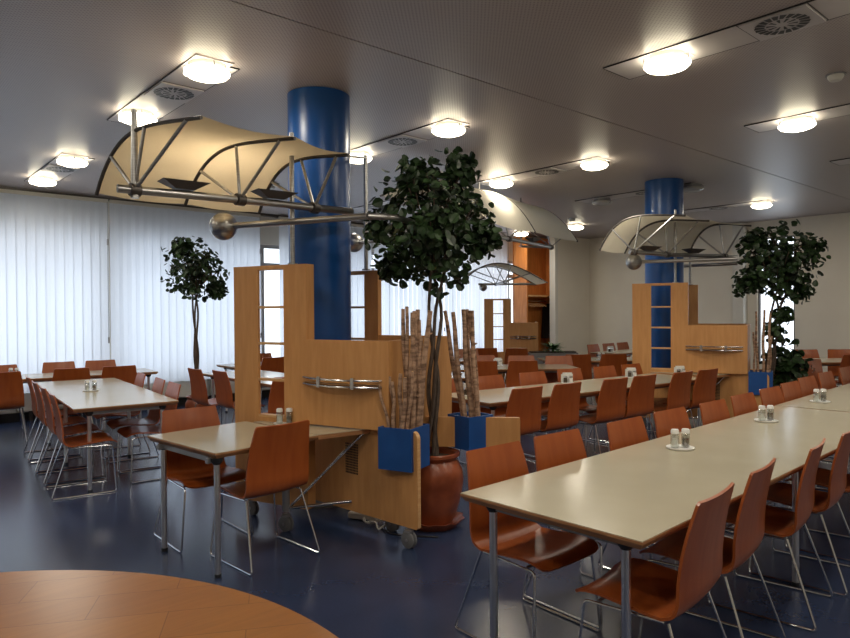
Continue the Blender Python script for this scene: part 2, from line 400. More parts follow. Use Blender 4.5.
for k in range(20):
    a = 2*PI*k/20
    for r0, r1, sw in ((.035, .085, .25), (.095, .15, .25)):
        if (k % 2 == 0) or r0 > .05:
            c0 = Vector((r0*math.cos(a), r0*math.sin(a), -.012)); c1 = Vector((r1*math.cos(a+sw*.4), r1*math.sin(a+sw*.4), -.012))
            d = (c1-c0).normalized(); nn = Vector((-d.y, d.x, 0)); w0, w1 = r0*.11, r1*.13
            p.faces.new([p.verts.new(q) for q in (c0-nn*w0, c1-nn*w1, c1+nn*w1, c0+nn*w0)])
obj('swirl_slots', p, M['black'], vent0)
used = {}
rowname = {-1: 'behind the camera row', 0: 'first row nearest the left', 1: 'second row', 2: 'third row', 3: 'fourth row', 4: 'fifth row', 5: 'far right row'}
colY = {-3: -1.30, -2: .888, -1: 2.346, 0: 4.533, 1: 5.991, 2: 8.179, 3: 9.637}
desc = {(0, 0): 'brightest round lamp at upper left, nearest before the tan canopy', (0, 1): 'round lamp half hidden behind the canopy corner strut', (0, 2): 'round lamp upper of the two near the left blinds', (0, 3): 'leftmost round lamp closest to the blinds',
        (1, -1): 'large round lamp at upper right of the centre ceiling', (1, 0): 'round lamp right above the large ficus', (1, 1): 'round lamp glowing behind the right edge of the first blue column',
        (2, -1): 'round lamp at the right side, over the long right table', (2, 0): 'round lamp between ficus and second blue column', (2, 1): 'round lamp at the right rim of the large ficus crown',
        (4, 0): 'round lamp right of the second blue column', (4, 2): 'small far round lamp above the white corner wall', (3, 0): 'switched off round lamp just right of the second blue column', (4, 3): 'round lamp glowing before the wooden cloakroom niche', (3, 1): 'switched off round lamp just left of the second blue column'}
LX = lambda i: 1.95+2.334*i
for i in range(-1, 6):
    for j in range(-3, 4):
        x, y = LX(i), colY[j]
        if x > 13.5 or (i == 5): continue
        lit = i != 3 and not (i == 4 and j == 1)
        if (i, j) in ((1, 2), (1, 3), (2, 2), (2, 3), (-1, 2), (-1, 3), (3, 2), (3, 3)): lit = False
        lb = desc.get((i, j), '%s round ceiling lamp, %s, %s' % ('lit' if lit else 'unlit', rowname[i], ['in the front row', 'in the row over the near tables', 'left of it towards the middle', 'before the column line', 'behind the column line', 'towards the windows', 'closest to the windows'][j+3]))
        src = on0 if lit else off0
        k = ('on' if lit else 'off')
        if k not in used:
            used[k] = 1; src.location = (x, y, CEIL); src['label'] = lb; src['group'] = 'round ceiling lamps'
        else: dup(src, (x, y, CEIL), 0, lb, 'round ceiling lamps')
pairs = [(0, 1), (2, 3), (-2, -1)]
vd = {(0, 0): 'swirl air vent between the two upper left lamps', (0, 2): 'small swirl air vent between the two lamps near the left blinds', (1, 0): 'swirl air vent in the light panel left of the large ficus top', (1, -2): 'swirl air vent at the upper right corner of the ceiling', (2, 0): 'swirl air vent behind the lamp between ficus and second column', (3, 0): 'swirl air vent beside the switched off lamps near the second column'}
first = True
for i in range(0, 5):
    for (a, c) in pairs:
        x = LX(i)+.04
        if (i, a) in ((3, -2), (4, -2)): pass
        y0, y1 = colY[a]-.06, colY[c]+.42
        s = B(); box(s, (x, (y0+y1)/2, CEIL-.004), (.34, y1-y0, .008))
        for xx in (x-.172, x+.172): pass
        o = struct('trim_%d' % (10+i*3+pairs.index((a, c))), s, M['strip'])
        e = B()
        for xx in (x-.173, x+.173): box(e, (xx, (y0+y1)/2, CEIL-.004), (.006, y1-y0, .010))
        for yy in (y0, (colY[a]+colY[c])/2-.2, (colY[a]+colY[c])/2+.2, y1): box(e, (x, yy, CEIL-.005), (.34, .006, .009))
        obj('joint', e, M['black'], o)
        lb = vd.get((i, a), 'swirl air vent, %s, %s' % (rowname[i], {0: 'in the middle strip', 2: 'in the strip near the windows', -2: 'in the strip over the near tables'}[a]))
        loc = (x, (colY[a]+colY[c])/2, CEIL-.008)
        if first: vent0.location = loc; vent0['label'] = lb; vent0['group'] = 'swirl ceiling vents'; first = False
        else: dup(vent0, loc, 0, lb, 'swirl ceiling vents')
def detector(x, y, lb):
    p = B(); lathe(p, [(0, 0), (.055, 0), (.055, -.02), (.04, -.045), (0, -.05)], (x, y, CEIL), 20)
    o = tag(obj('smoke_detector', p, M['white'], smooth=True), lb, 'detector', 'smoke detectors')
    q = B(); lathe(q, [(0, 0), (.07, 0), (.07, -.008), (0, -.008)], (x, y, CEIL), 20); obj('base_ring', q, M['grey_metal'], o)
detector(5.61, 1.72, 'small round smoke detector at the right edge of the ceiling')
detector(10.5, 7.7, 'small far smoke detector left of the second blue column')

# ------------------------------------------------------------------ columns
for (x, y, lb) in ((2.93, 4.635, 'thick bright blue round column rising behind the nearest wooden divider'), (8.44, 4.67, 'blue round column at the far divider, right of centre')):
    p = B(); lathe(p, [(0, 0), (.25, 0), (.25, CEIL-.003), (0, CEIL-.003)], (x, y, 0), 64)
    o = tag(obj('column', p, M['blue'], smooth=True), lb, 'column')
    q = B(); lathe(q, [(.251, 0), (.262, 0), (.262, .09), (.251, .09)], (x, y, 0), 64); obj('base_ring', q, M['steel'], o)

# ------------------------------------------------------------------ chairs
def shell_bm(prof, wfun, thick=.011, nx=7, curve=.012, ends=None):
    """swept plywood sheet: prof = list of (y,z), wfun(s)->half width"""
    bm = B(); n = len(prof); P = [Vector((0, y, z)) for y, z in prof]; grid = []
    L_ = [0]
    for i in range(1, n): L_.append(L_[-1]+(P[i]-P[i-1]).length)
    for side in (0, 1):
        g = []
        for i in range(n):
            t = (P[min(i+1, n-1)]-P[max(i-1, 0)]).normalized(); nrm = Vector((0, -t.z, t.y))
            row = []
            for k in range(nx):
                u = 2*k/(nx-1)-1; hw = wfun(L_[i], L_[-1])
                row.append(bm.verts.new(P[i]+nrm*(side*thick+curve*(u*u-1))+Vector((u*hw, 0, 0))))
            g.append(row)
        grid.append(g)
    for side in (0, 1):
        for i in range(n-1):
            for k in range(nx-1):
                g = grid[side]; bm.faces.new((g[i][k], g[i][k+1], g[i+1][k+1], g[i+1][k]))
    a, c = grid
    for i in range(n-1):
        for k in (0, nx-1): bm.faces.new((a[i][k], a[i+1][k], c[i+1][k], c[i][k]))
    for k in range(nx-1):
        for i in (0, n-1): bm.faces.new((a[i][k], a[i][k+1], c[i][k+1], c[i][k]))
    return bm
def smoothpts(pts, k=3):
    out = []
    n = len(pts)
    for i in range(n-1):
        p0, p1, p2, p3 = [Vector((*pts[max(0, min(n-1, j))], 0)) for j in (i-1, i, i+1, i+2)]
        for s in range(k):
            t = s/k
            q = .5*((2*p1)+(-p0+p2)*t+(2*p0-5*p1+4*p2-p3)*t*t+(-p0+3*p1-3*p2+p3)*t**3)
            out.append((q.x, q.y))
    out.append(pts[-1]); return out
def corner(hw, s, d0):   # width taper for rounded corners at a sheet end
    return hw if s > d0 else hw-d0+math.sqrt(max(0, d0*d0-(d0-s)**2))
def make_chair():
    t = thing('dining_chair', '', 'chair')
    back = smoothpts([(-.262, .845), (-.236, .75), (-.216, .65), (-.206, .56), (-.204, .49), (-.185, .438), (-.14, .416)], 3)
    seat = smoothpts([(-.14, .416), (-.07, .420), (.03, .430), (.12, .437), (.185, .430), (.222, .405)], 3)
    obj('backrest', shell_bm([(-.2645, .8530)]+back, lambda s, L: corner(.190+.034*math.sin(min(1, s/.36)*PI/2), s, .009)), M['ply'], t, True)
    obj('seat', shell_bm(seat, lambda s, L: corner(.224-.02*s, L-s, .05)), M['ply'], t, True)
    for sx in (-1, 1):
        f = B()
        tube(f, rounded([(sx*.16, -.13, .402), (sx*.195, -.155, .402), (sx*.243, -.29, .0065), (sx*.243, .20, .0065), (sx*.205, .175, .398), (sx*.195, -.155, .402)][1:5] + [(sx*.195, -.14, .402)], .022), .0062, 8)
        obj('sled_leg', f, M['chrome'], t, True)
    f = B()
    for y in (-.10, .12): tube(f, rounded([(-.197, y, .404), (-.12, y, .398), (.12, y, .398), (.197, y, .404)], .02), .006, 6)
    obj('cross_bar', f, M['chrome'], t, True)
    return t
chair0 = make_chair(); chair_used = [0]
ORD = ['first', 'second', 'third', 'fourth', 'fifth', 'sixth', 'seventh', 'eighth', 'ninth', 'tenth', 'eleventh', 'twelfth', 'thirteenth']
def chair(bx, by, yaw, label, group):
    """bx,by: middle of the backrest top; yaw: direction the sitter faces"""
    a = yaw-PI/2; x = bx+.25*math.cos(yaw); y = by+.25*math.sin(yaw)
    if chair_used[0] == 0:
        chair_used[0] = 1; chair0.location = (x, y, 0); chair0.rotation_euler = (0, 0, a); chair0['label'] = label; chair0['group'] = group
    else: dup(chair0, (x, y, 0), a, label, group)
def chairs(lst, yaw, tmpl, group, jit=.03):
    for k, p in enumerate(lst):
        chair(p[0], p[1], yaw+random.uniform(-jit, jit)+(p[2] if len(p) > 2 else 0), tmpl % ORD[k], group)
N_, S_, E_, W_ = PI/2, -PI/2, 0, PI
G = 'plywood canteen chairs'
chairs([(2.44, 2.26), (2.96, 2.27), (3.62, 2.26), (4.20, 2.28), (4.80, 2.27), (5.37, 2.30), (5.98, 2.33), (6.55, 2.38), (7.17, 2.45), (7.85, 2.50), (8.7, 2.56)], S_, '%s orange chair from the near end, far side of the long right table', 'chairs on the far side of the right table')
chairs([(2.42, 1.14), (2.99, 1.2), (3.67, 1.21), (4.22, 1.23), (4.81, 1.25)], N_+.14, '%s plywood chair from the near end, near side of the right table', 'chairs on the near side of the right table')
chairs([(4.52, 3.80), (5.05, 3.76), (5.73, 3.69), (6.22, 3.66), (6.86, 3.58), (7.36, 3.54)], N_-.07, '%s high-backed chair from left on the near side of the middle table', 'chairs on the near side of the middle table')
chairs([(4.43, 4.80), (5.05, 4.76), (5.68, 4.70), (6.29, 4.66), (6.87, 4.58), (7.38, 4.53)], S_-.07, '%s plywood chair from left on the far side of the middle table', 'chairs on the far side of the middle table')
chair(1.84, 4.63, S_, 'orange plywood chair behind the small table, near the middle left', G)
chair(2.0, 3.60, N_+.08, 'orange plywood chair seen from behind in front of the small table beside the wooden divider', G)
chairs([(1.33, 6.32), (1.385, 6.92), (1.43, 7.5), (1.49, 8.15)], E_-.09, '%s chair from the near end on the left side of the long left table', 'chairs on the left side of the left table')
chairs([(2.39, 6.40), (2.44, 6.93), (2.50, 7.68)], W_-.09, '%s chair from the near end on the right side of the long left table', 'chairs on the right side of the left table')
chairs([(1.38, 9.05), (2.12, 9.05), (2.66, 8.98)], N_-.15, '%s chair from left, back to us, at the table by left blinds', 'chairs near side of the window table')
chairs([(1.55, 10.28), (2.26, 10.34), (2.78, 10.26)], S_-.12, '%s chair from left behind the table by the left blinds', 'chairs far side of the window table')
chairs([(3.28, 7.36), (3.19, 7.86)], E_, '%s dark chair back of the pair left of the wooden divider', 'dark chairs at the table behind the divider')
chair(3.52, 6.18, N_, 'dark chair seen low through the divider shelf opening', G)
chair(4.86, 8.98, N_, 'dark chair back seen through the third shelf opening', G)
chair(5.15, 9.98, S_, 'brown chair by the blinds seen above others through the shelf opening', G)
D_ = math.radians(49)
chairs([(6.48, 6.22), (6.89, 5.86)], D_+.05, '%s dark chair from left before the slanted table behind the birch poles', 'dark chairs at the slanted table')
chairs([(7.30, 7.02), (7.66, 6.55), (8.0, 6.12)], D_+PI, '%s chair from left behind the slanted table', 'chairs behind the slanted table')
chairs([(8.46, 6.10), (8.87, 5.74)], D_, '%s dark chair from left before the table at the white wall', 'dark chairs before the wall table')
chairs([(11.14, 7.68), (11.68, 7.68), (12.22, 7.70)], S_, '%s small reddish far chair from left against the white wall', 'reddish chairs at the white wall')
chairs([(5.58, 7.06), (6.0, 6.70)], D_+PI, '%s chair from left behind the table glimpsed between trunk and poles', 'chairs glimpsed between trunk and poles')
chairs([(6.2, 7.75), (6.62, 7.38)], D_, '%s dark chair from left seen between trunk and birch poles', 'dark far chairs between trunk and poles')
chairs([(7.50, 9.10), (7.92, 8.74), (8.33, 8.38)], D_+PI, '%s far dark chair from left in front of the blinds', 'far chairs by the blinds')
chairs([(8.78, 8.33), (9.15, 7.93)], D_, '%s dark chair from left before the small far divider', 'dark chairs before the far divider')
chairs([(12.02, 4.12), (12.42, 3.75), (12.82, 3.38)], D_+PI, '%s bright orange chair from left at the far right table', 'orange chairs at the far right table')
chairs([(11.15, 3.15)], D_, '%s orange chair on the near side of the far right table', 'near chairs at the far right table')
chair(9.75, 3.36, W_+.3, 'single dark red chair right of the bushy floor plant', G)

# ------------------------------------------------------------------ tables
def table(name, label, L, W, cx, cy, rz, legs, H=.73, group='laminate canteen tables', cat='table'):
    t = thing(name, label, cat, (cx, cy, 0), rz, group)
    p = B(); box(p, (0, 0, H-.0015), (L-.004, W-.004, .003)); obj('laminate_top', p, M['laminate'], t)
    # bevelled wooden edge under the laminate
    e = B()
    top = [(-L/2, -W/2), (L/2, -W/2), (L/2, W/2), (-L/2, W/2)]; d = .018
    bot = [(-L/2+d, -W/2+d), (L/2-d, -W/2+d), (L/2-d, W/2-d), (-L/2+d, W/2-d)]
    a = [e.verts.new((x, y, H-.003)) for x, y in top]; m_ = [e.verts.new((x, y, H-.012)) for x, y in top]; c = [e.verts.new((x, y, H-.036)) for x, y in bot]
    e.faces.new(a); e.faces.new(c[::-1])
    for i in range(4):
        k = (i+1) % 4; e.faces.new((a[i], a[k], m_[k], m_[i])); e.faces.new((m_[i], m_[k], c[k], c[i]))
    obj('wood_edge', e, M['edge'], t)
    f = B(); xs = sorted({x for x, y in legs}); ys = sorted({y for x, y in legs})
    for y in ys: box(f, (sum((xs[0], xs[-1]))/2, y*.92, H-.052), (max(.1, xs[-1]-xs[0]), .028, .03))
    for x in xs: box(f, (x, 0, H-.052), (.028, (ys[-1]-ys[0])*.92, .03))
    obj('under_frame', f, M['grey_metal'], t)
    for (x, y) in legs:
        q = B(); tube(q, [(x, y, .02), (x, y, H-.06)], .0175, 16); lg = obj('leg', q, M['leg'], t, True)
        q = B(); lathe(q, [(0, 0), (.02, 0), (.02, .022), (0, .022)], (x, y, 0), 14); obj('foot', q, M['black'], lg)
        q = B(); lathe(q, [(0, H-.075), (.021, H-.075), (.034, H-.055), (.034, H-.0362), (0, H-.0362)], (x, y, 0), 16); obj('collar', q, M['black'], lg, True)
    return t
def legs4(L, W, ix=.10, iy=.12, mid=False):
    xs = [-L/2+ix, L/2-ix]+([0] if mid else [])
    return [(x, s*(W/2-iy)) for x in xs for s in (-1, 1)]
r1 = math.radians(2)
table('dining_table', 'long pale laminate table in the right foreground with salt sets on it', 3.77, .87, 3.93, 1.723, r1, legs4(3.77, .87, .09, .115, True))
table('dining_table', 'continuation of the long right table beyond the dark joint', 3.77, .87, 7.725, 1.89, math.radians(5.2)-.04, legs4(3.77, .87, .1, .07, True))
table('dining_table', 'long laminate table in the middle with high-backed chairs along it', 3.4, .78, 5.93, 4.178, -math.radians(5.4), legs4(3.4, .78, .1, .07, True))
table('dining_table', 'small laminate table end beside the wooden divider, with two glass shakers', .74, .84, 1.90, 4.075, .115, [(-.335, -.375), (-.335, .27)])
table('dining_table', 'long pale table on the left reflecting the window blinds', 2.72, .86, 1.98, 7.42, PI/2-.085, legs4(2.72, .86, .06, .13, True))
table('dining_table', 'table by the left blinds, far behind the long left table', 2.3, .76, 2.12, 9.70, -.10, legs4(2.3, .76))
table('dining_table', 'table partly hidden behind the divider shelf with a dark chair pair', 2.0, .8, 3.95, 7.55, PI/2, legs4(2.0, .8))
table('dining_table', 'table near the blinds seen only through the divider shelf', 1.8, .7, 5.2, 9.42, 0, legs4(1.8, .7))
dr = -math.radians(38)
table('dining_table', 'slanted table behind the birch poles in the middle distance', 1.9, .8, 7.12, 6.35, dr, legs4(1.9, .8))
table('dining_table', 'far table before the white wall, right of the slanted table', 2.0, .8, 9.35, 6.25, dr, legs4(2.0, .8))
table('dining_table', 'farthest narrow table along the white wall with reddish chairs', 2.2, .6, 11.75, 7.12, 0, legs4(2.2, .6))
table('dining_table', 'pale table glimpsed between ficus trunk and birch poles', 1.6, .75, 5.28, 6.35, dr, legs4(1.6, .75))
table('dining_table', 'far table before the blinds, behind the dark chairs', 1.8, .75, 7.3, 8.1, dr, legs4(1.8, .75))
table('dining_table', 'table at the far right edge in front of the warm wall', 2.0, .8, 11.85, 3.35, dr, legs4(2.0, .8))

# round veneered table in the left foreground
t = thing('round_table', 'large round veneered wooden table in the bottom left foreground', 'table', (-.26, 1.40, 0))
p = B(); lathe(p, [(0, .705), (1.14, .705), (1.16, .715), (1.16, .735), (1.155, .74), (0, .74)], seg=128); obj('tabletop', p, M['sector'], t)
p = B(); lathe(p, [(0, 0), (.32, 0), (.30, .03), (.06, .05), (.05, .68), (.2, .705), (0, .705)], seg=32); obj('pedestal', p, M['steel'], t, True)

# ------------------------------------------------------------------ condiments
def shaker_proto(kind):
    t = thing(kind+'_shaker', '', 'shaker')
    p = B(); lathe(p, [(0, .003), (.021, .003), (.024, .008), (.024, .075), (.019, .082), (0, .082)], seg=18); obj('glass_jar', p, M['jar'], t, True)
    p = B(); lathe(p, [(0, .006), (.018, .006), (.018, .05), (0, .05)], seg=14); obj('contents', p, M['salt' if kind == 'salt' else 'pepper'], t)
    p = B(); lathe(p, [(0, .082), (.0225, .082), (.0225, .100), (.018, .106), (0, .107)], seg=18); obj('lid', p, M['white_plastic'], t, True)
    return t
protos = {k: [shaker_proto(k), False] for k in ('salt', 'pepper')}
def put(kind, loc, label):
    pr, us = protos[kind]
    if not us: protos[kind][1] = True; pr.location = loc; pr['label'] = label; pr['group'] = kind+' shakers on the tables'
    else: dup(pr, loc, 0, label, kind+' shakers on the tables')
tray0 = [None]
def cruet(x, y, where, glass_only=False):
    z = .731; a = math.radians(-30); dx, dy = .034*math.cos(a), .034*math.sin(a)
    p = B(); lathe(p, [(0, 0), (.072, 0), (.078, .007), (.078, .010), (.07, .007), (0, .005)], seg=28)
    if tray0[0] is None: o = obj('condiment_tray', p, M['white_plastic'], smooth=True); tray0[0] = o
    else: p.free(); o = tray0[0].copy(); C.objects.link(o)
    o.location = (x, y, z); tag(o, 'white saucer of the shakers '+where, 'tray', 'white condiment saucers')
    put('salt', (x-dx, y-dy, z+.007), 'salt shaker '+where); put('pepper', (x+dx, y+dy, z+.007), 'pepper shaker '+where)
cruet(3.61, 1.90, 'nearest to us on the long right table')
cruet(4.93, 1.95, 'second along the long right table')
cruet(6.27, 2.04, 'third along the right table, just past the joint')
cruet(1.91, 7.40, 'on the long left table')
cruet(2.36, 4.22, 'on the small table by the wooden divider')
cruet(1.62, 9.75, 'on the window table at far left')
cruet(9.15, 6.15, 'on the far table before the white wall')
def napkins(x, y, rz, where):
    z = .731; t = thing('napkin_holder', 'white napkin holder with condiments '+where, 'napkin holder', (x, y, z), rz, 'napkin holders')
    p = B(); box(p, (0, 0, .004), (.13, .09, .008)); box(p, (0, .042, .05), (.13, .004, .09)); obj('stand', p, M['white_plastic'], t)
    p = B()
    for k in range(5): box(p, (0, .012+.006*k, .062), (.10, .004, .10))
    obj('napkin_stack', p, M['paper'], t)
    for sx, m in ((-.03, 'pepper'), (.03, 'salt')):
        p = B(); lathe(p, [(0, .008), (.02, .008), (.02, .06), (0, .06)], (sx, -.02, 0), 12); j = obj('small_jar', p, M[m], t)
        p = B(); lathe(p, [(0, .06), (.021, .06), (.019, .078), (0, .08)], (sx, -.02, 0), 12); obj('jar_lid', p, M['chrome'], j)
vr = math.radians(-41)
napkins(5.98, 4.70-.25, vr, 'centre of the middle table')
napkins(7.02, 4.38-.08, vr, 'towards the right end of the middle table')
napkins(4.45, 4.45, vr, 'at the left end of the middle table beside the poles')
napkins(7.65, 4.02, vr, 'at the far right end of the middle table')
napkins(7.15, 6.55, vr, 'on the slanted table')
napkins(10.95, 7.15, vr, 'on the farthest table along the white wall')

# ------------------------------------------------------------------ room dividers
TH = math.radians(20.7)
def uvframe(cx, cy, th=TH):
    u = Vector((math.sin(th), -math.cos(th), 0)); v = Vector((math.cos(th), math.sin(th), 0)); o = Vector((cx, cy, 0))
    return u, v, o
def pbox(bm, o, u, v, u0, u1, v0, v1, z0, z1):
    P = [(u0, v0), (u1, v0), (u1, v1), (u0, v1)]
    a = [bm.verts.new(o+u*p+v*q+Vector((0, 0, z0))) for p, q in P]; b_ = [bm.verts.new(o+u*p+v*q+Vector((0, 0, z1))) for p, q in P]
    bm.faces.new(a[::-1]); bm.faces.new(b_)
    for i in range(4): bm.faces.new((a[i], a[(i+1) % 4], b_[(i+1) % 4], b_[i]))
def caster(root, c, d):
    """wheel centre at c.xy, axle along d"""
    d = Vector(d).normalized(); up = Vector((0, 0, 1)); f = d.cross(up)
    p = B()
    for s in (-1, 1):
        ctr = Vector((c[0], c[1], .055))+d*s*.014
        ring = []
        for (r, off) in ((0, -.010), (.045, -.010), (.055, -.005), (.055, .005), (.045, .010), (0, .010)):
            ring.append([p.verts.new(ctr+d*off+(f*math.cos(2*PI*k/24)+up*math.sin(2*PI*k/24))*max(r, .0005)) for k in range(24)])
        for a, b_ in zip(ring, ring[1:]):
            for k in range(24): p.faces.new((a[k], a[(k+1) % 24], b_[(k+1) % 24], b_[k]))
    w = obj('caster', p, M['grey_rubber'], root, True)
    p = B(); lathe(p, [(0, .105), (.03, .105), (.03, .12), (0, .12)], (c[0], c[1], 0), 16)
    q0 = Vector((c[0], c[1], .055)); tube(p, [q0-d*.03, q0+d*.03], .01, 8); 
    tube(p, [q0+d*.0, q0+Vector((0, 0, .058))], .022, 10)
    obj('fork', p, M['grey_metal'], w, True)

def divider(cx, cy, name_label, ztop=1.87, zlow=1.335, s=1.0, full=True, back=True, zbot=.13, th=TH):
    u, v, o = uvframe(cx, cy, th)
    root = thing('room_divider', name_label, 'divider', (0, 0, 0), group='wooden room dividers with shelf towers')
    def tower(v0, v1, u0=-.336, u1=.345, fc=.70):
        w = u1-u0; a, c = u0+w*.345, u0+w*fc
        p = B()
        vt = v0+.022
        pbox(p, o, u*s, v*s, u0, a, v0, vt, zbot, ztop-.03); pbox(p, o, u*s, v*s, c, u1, v0, v1, zbot, ztop-.03)
        t = obj('shelf_tower', p, M['beech'], root)
        p = B(); pbox(p, o, u*s, v*s, u0, u1, v0-.001, v1, ztop-.03, ztop); obj('top_board', p, M['beech'], t)
        h = (ztop-.03-.78*ztop/1.87)/4
        for k in range(4):
            z = ztop-.03-h*(k+1)
            p = B(); pbox(p, o, u*s, v*s, a, c, v0-.002, v0+.05, z-.018, z); obj('shelf', p, M['beech_edge'], t)
        p = B(); pbox(p, o, u*s, v*s, a, c, v0, v0+.022, zbot, ztop-.03-h*4-.018); obj('lower_panel', p, M['beech'], t)
    tower(-.62, -.53)
    if back: tower(.29, .345, -.30, .37, fc=.80)
    # upper low panel with rail
    p = B(); pbox(p, o, u*s, v*s, .345, 1.02, -.622, -.592, .74 if full else zbot, zlow); fp = obj('front_panel', p, M['beech'], root)
    p = B(); pbox(p, o, u*s, v*s, .99, 1.02, -.59, .30, .60 if full else zbot, zlow); obj('side_panel', p, M['beech'], root)
    if back:
        p = B(); pbox(p, o, u*s, v*s, .37, 1.02, .30, .33, .60, zlow); obj('back_panel', p, M['beech'], root)
    # curved chrome shelf rail
    def P(a, b_, z): return o+u*a*s+v*b_*s+Vector((0, 0, z))
    zr = zlow-.265; p = B()
    N = 14; up0, lo0 = [], []
    for k in range(N+1):
        a = .32+(.97-.32)*k/N; bow = .085*math.sin(PI*k/N)
        up0.append(P(a, -.626-bow, zr)); 
    tube(p, up0, .008, 8)
    tube(p, [q+Vector((0, 0, -.045)) for q in up0], .008, 8)
    rail = obj('chrome_rail', p, M['chrome'], root, True)
    for k in (4, 10):
        p = B(); q = up0[k]; box(p, (q.x, q.y, q.z-.02), (.03, .03, .075), th, bevel=.004); obj('rail_bracket', p, M['chrome'], rail)
    p = B()
    poly = up0+[P(.97, -.622, zr), P(.32, -.622, zr)]
    a = [p.verts.new(q+Vector((0, 0, -.030))) for q in up0]; c = [p.verts.new(P(.32+(.65)*k/N, -.623, zr-.030)) for k in range(N+1)]
    for k in range(N): p.faces.new((a[k], a[k+1], c[k+1], c[k]))
    bmesh.ops.solidify(p, geom=p.faces[:], thickness=.004)
    obj('rail_tray', p, M['steel'], rail)
    return root, u, v, o

def base_panel(root, A, Bp, z0, z1, thick=.03, rad=.05):
    A = Vector((*A, 0)); Bp = Vector((*Bp, 0)); d = (A-Bp); L = d.length; d.normalize(); n = Vector((-d.y, d.x, 0))
    poly = [(0, z0), (L-.012, z0), (L, z0+.012)] + [(L-rad+rad*math.cos(t*PI/8), z1-rad+rad*math.sin(t*PI/8)) for t in range(0, 5)] + [(0, z1)]
    p = B(); extrude_profile(p, poly, Bp-n*thick/2, d, (0, 0, 1), n, thick)
    q = obj('base_panel', p, M['beech'], root)
    e = B()
    pe = [(L+.0015, z0+.012)] + [(L-rad+(rad+.0015)*math.cos(t*PI/8), z1-rad+(rad+.0015)*math.sin(t*PI/8)) for t in range(0, 4)]
    pi = [(x-.0012, z) for x, z in pe]
    for i in range(len(pe)-1):
        c = [Bp-n*thick/2+d*pe[i][0]+Vector((0, 0, pe[i][1])), Bp-n*thick/2+d*pe[i+1][0]+Vector((0, 0, pe[i+1][1]))]
        e.faces.new([e.verts.new(w) for w in (c[0], c[1], c[1]+n*thick, c[0]+n*thick)])
    obj('edge_band', e, M['beech_edge'], q)
    return d, n

def island(off, label, details=True):
    cx, cy = 2.915+off, 4.615+(.03 if off else 0); sy = cy-4.615
    root, u, v, o = divider(cx, cy, label)
    O = lambda x, y: (x+off, y+sy)
    d, n = base_panel(root, O(2.756, 3.213), O(2.64, 4.29), .13, .76)
    base_panel(root, O(3.658, 3.142), O(3.17, 3.66), .545, .76, rad=.012)
    caster(root, O(2.735, 3.29), n); caster(root, O(2.86, 3.62), n); caster(root, O(2.31, 4.62), n); caster(root, O(3.35, 4.9), n)
    # folding leaf, its leg, strut and bar
    p = B(); prism(p, [O(2.315, 3.70), O(2.705, 3.645), O(2.59, 4.16), O(2.42, 4.19), O(2.31, 4.47), O(2.245, 4.47)], .700, .727); obj('table_leaf', p, M['edge'], root)
    p = B(); prism(p, [O(2.317, 3.702), O(2.705, 3.647), O(2.59, 4.16), O(2.42, 4.19), O(2.31, 4.468), O(2.247, 4.468)], .7275, .7305); obj('leaf_laminate', p, M['laminate'], root)
    x, y = O(2.31, 4.12)
    p = B(); tube(p, [(x, y, .14), (x, y, .70)], .026, 14); obj('leaf_leg', p, M['grey_metal'], root, True)
    caster(root, (x, y), (1, .3, 0))
    a = O(2.685, 3.72); b_ = O(2.35, 4.12)
    p = B(); tube(p, [(b_[0], b_[1], .17), (a[0], a[1], .69)], .010, 10); obj('strut', p, M['chrome'], root, True)
    a = O(2.67, 3.84)
    p = B(); tube(p, [(x, y, .16), (a[0], a[1], .20)], .011, 10); obj('strut', p, M['chrome'], root, True)
    # ventilation grille
    p = B(); gc = Vector((2.689+off, 3.84+sy, .50)); n2 = n if n.x < 0 else -n
    q = gc+n2*.017
    for k in range(12):
        for j in range(9):
            c = q+d*(-.06+.015*j)+Vector((0, 0, -.10+.0182*k))
            vs = [c+d*sx*.0055+Vector((0, 0, sz*.0065)) for sx, sz in ((-1, -1), (1, -1), (1, 1), (-1, 1))]
            p.faces.new([p.verts.new(w) for w in vs])
    obj('vent_grille', p, M['black'], root)
    return root, u, v, o
island(0, 'nearest wooden divider on casters with shelf tower, before the first blue column')
island(5.54, 'far wooden divider with blue seen through its shelf openings, before the second column')
th3 = TH+math.radians(22)
divider(9.84, 9.03, 'small distant wooden divider in front of the blinds and the cloakroom niche', 1.76, 1.30, .76, full=False, back=False, zbot=.12, th=th3)

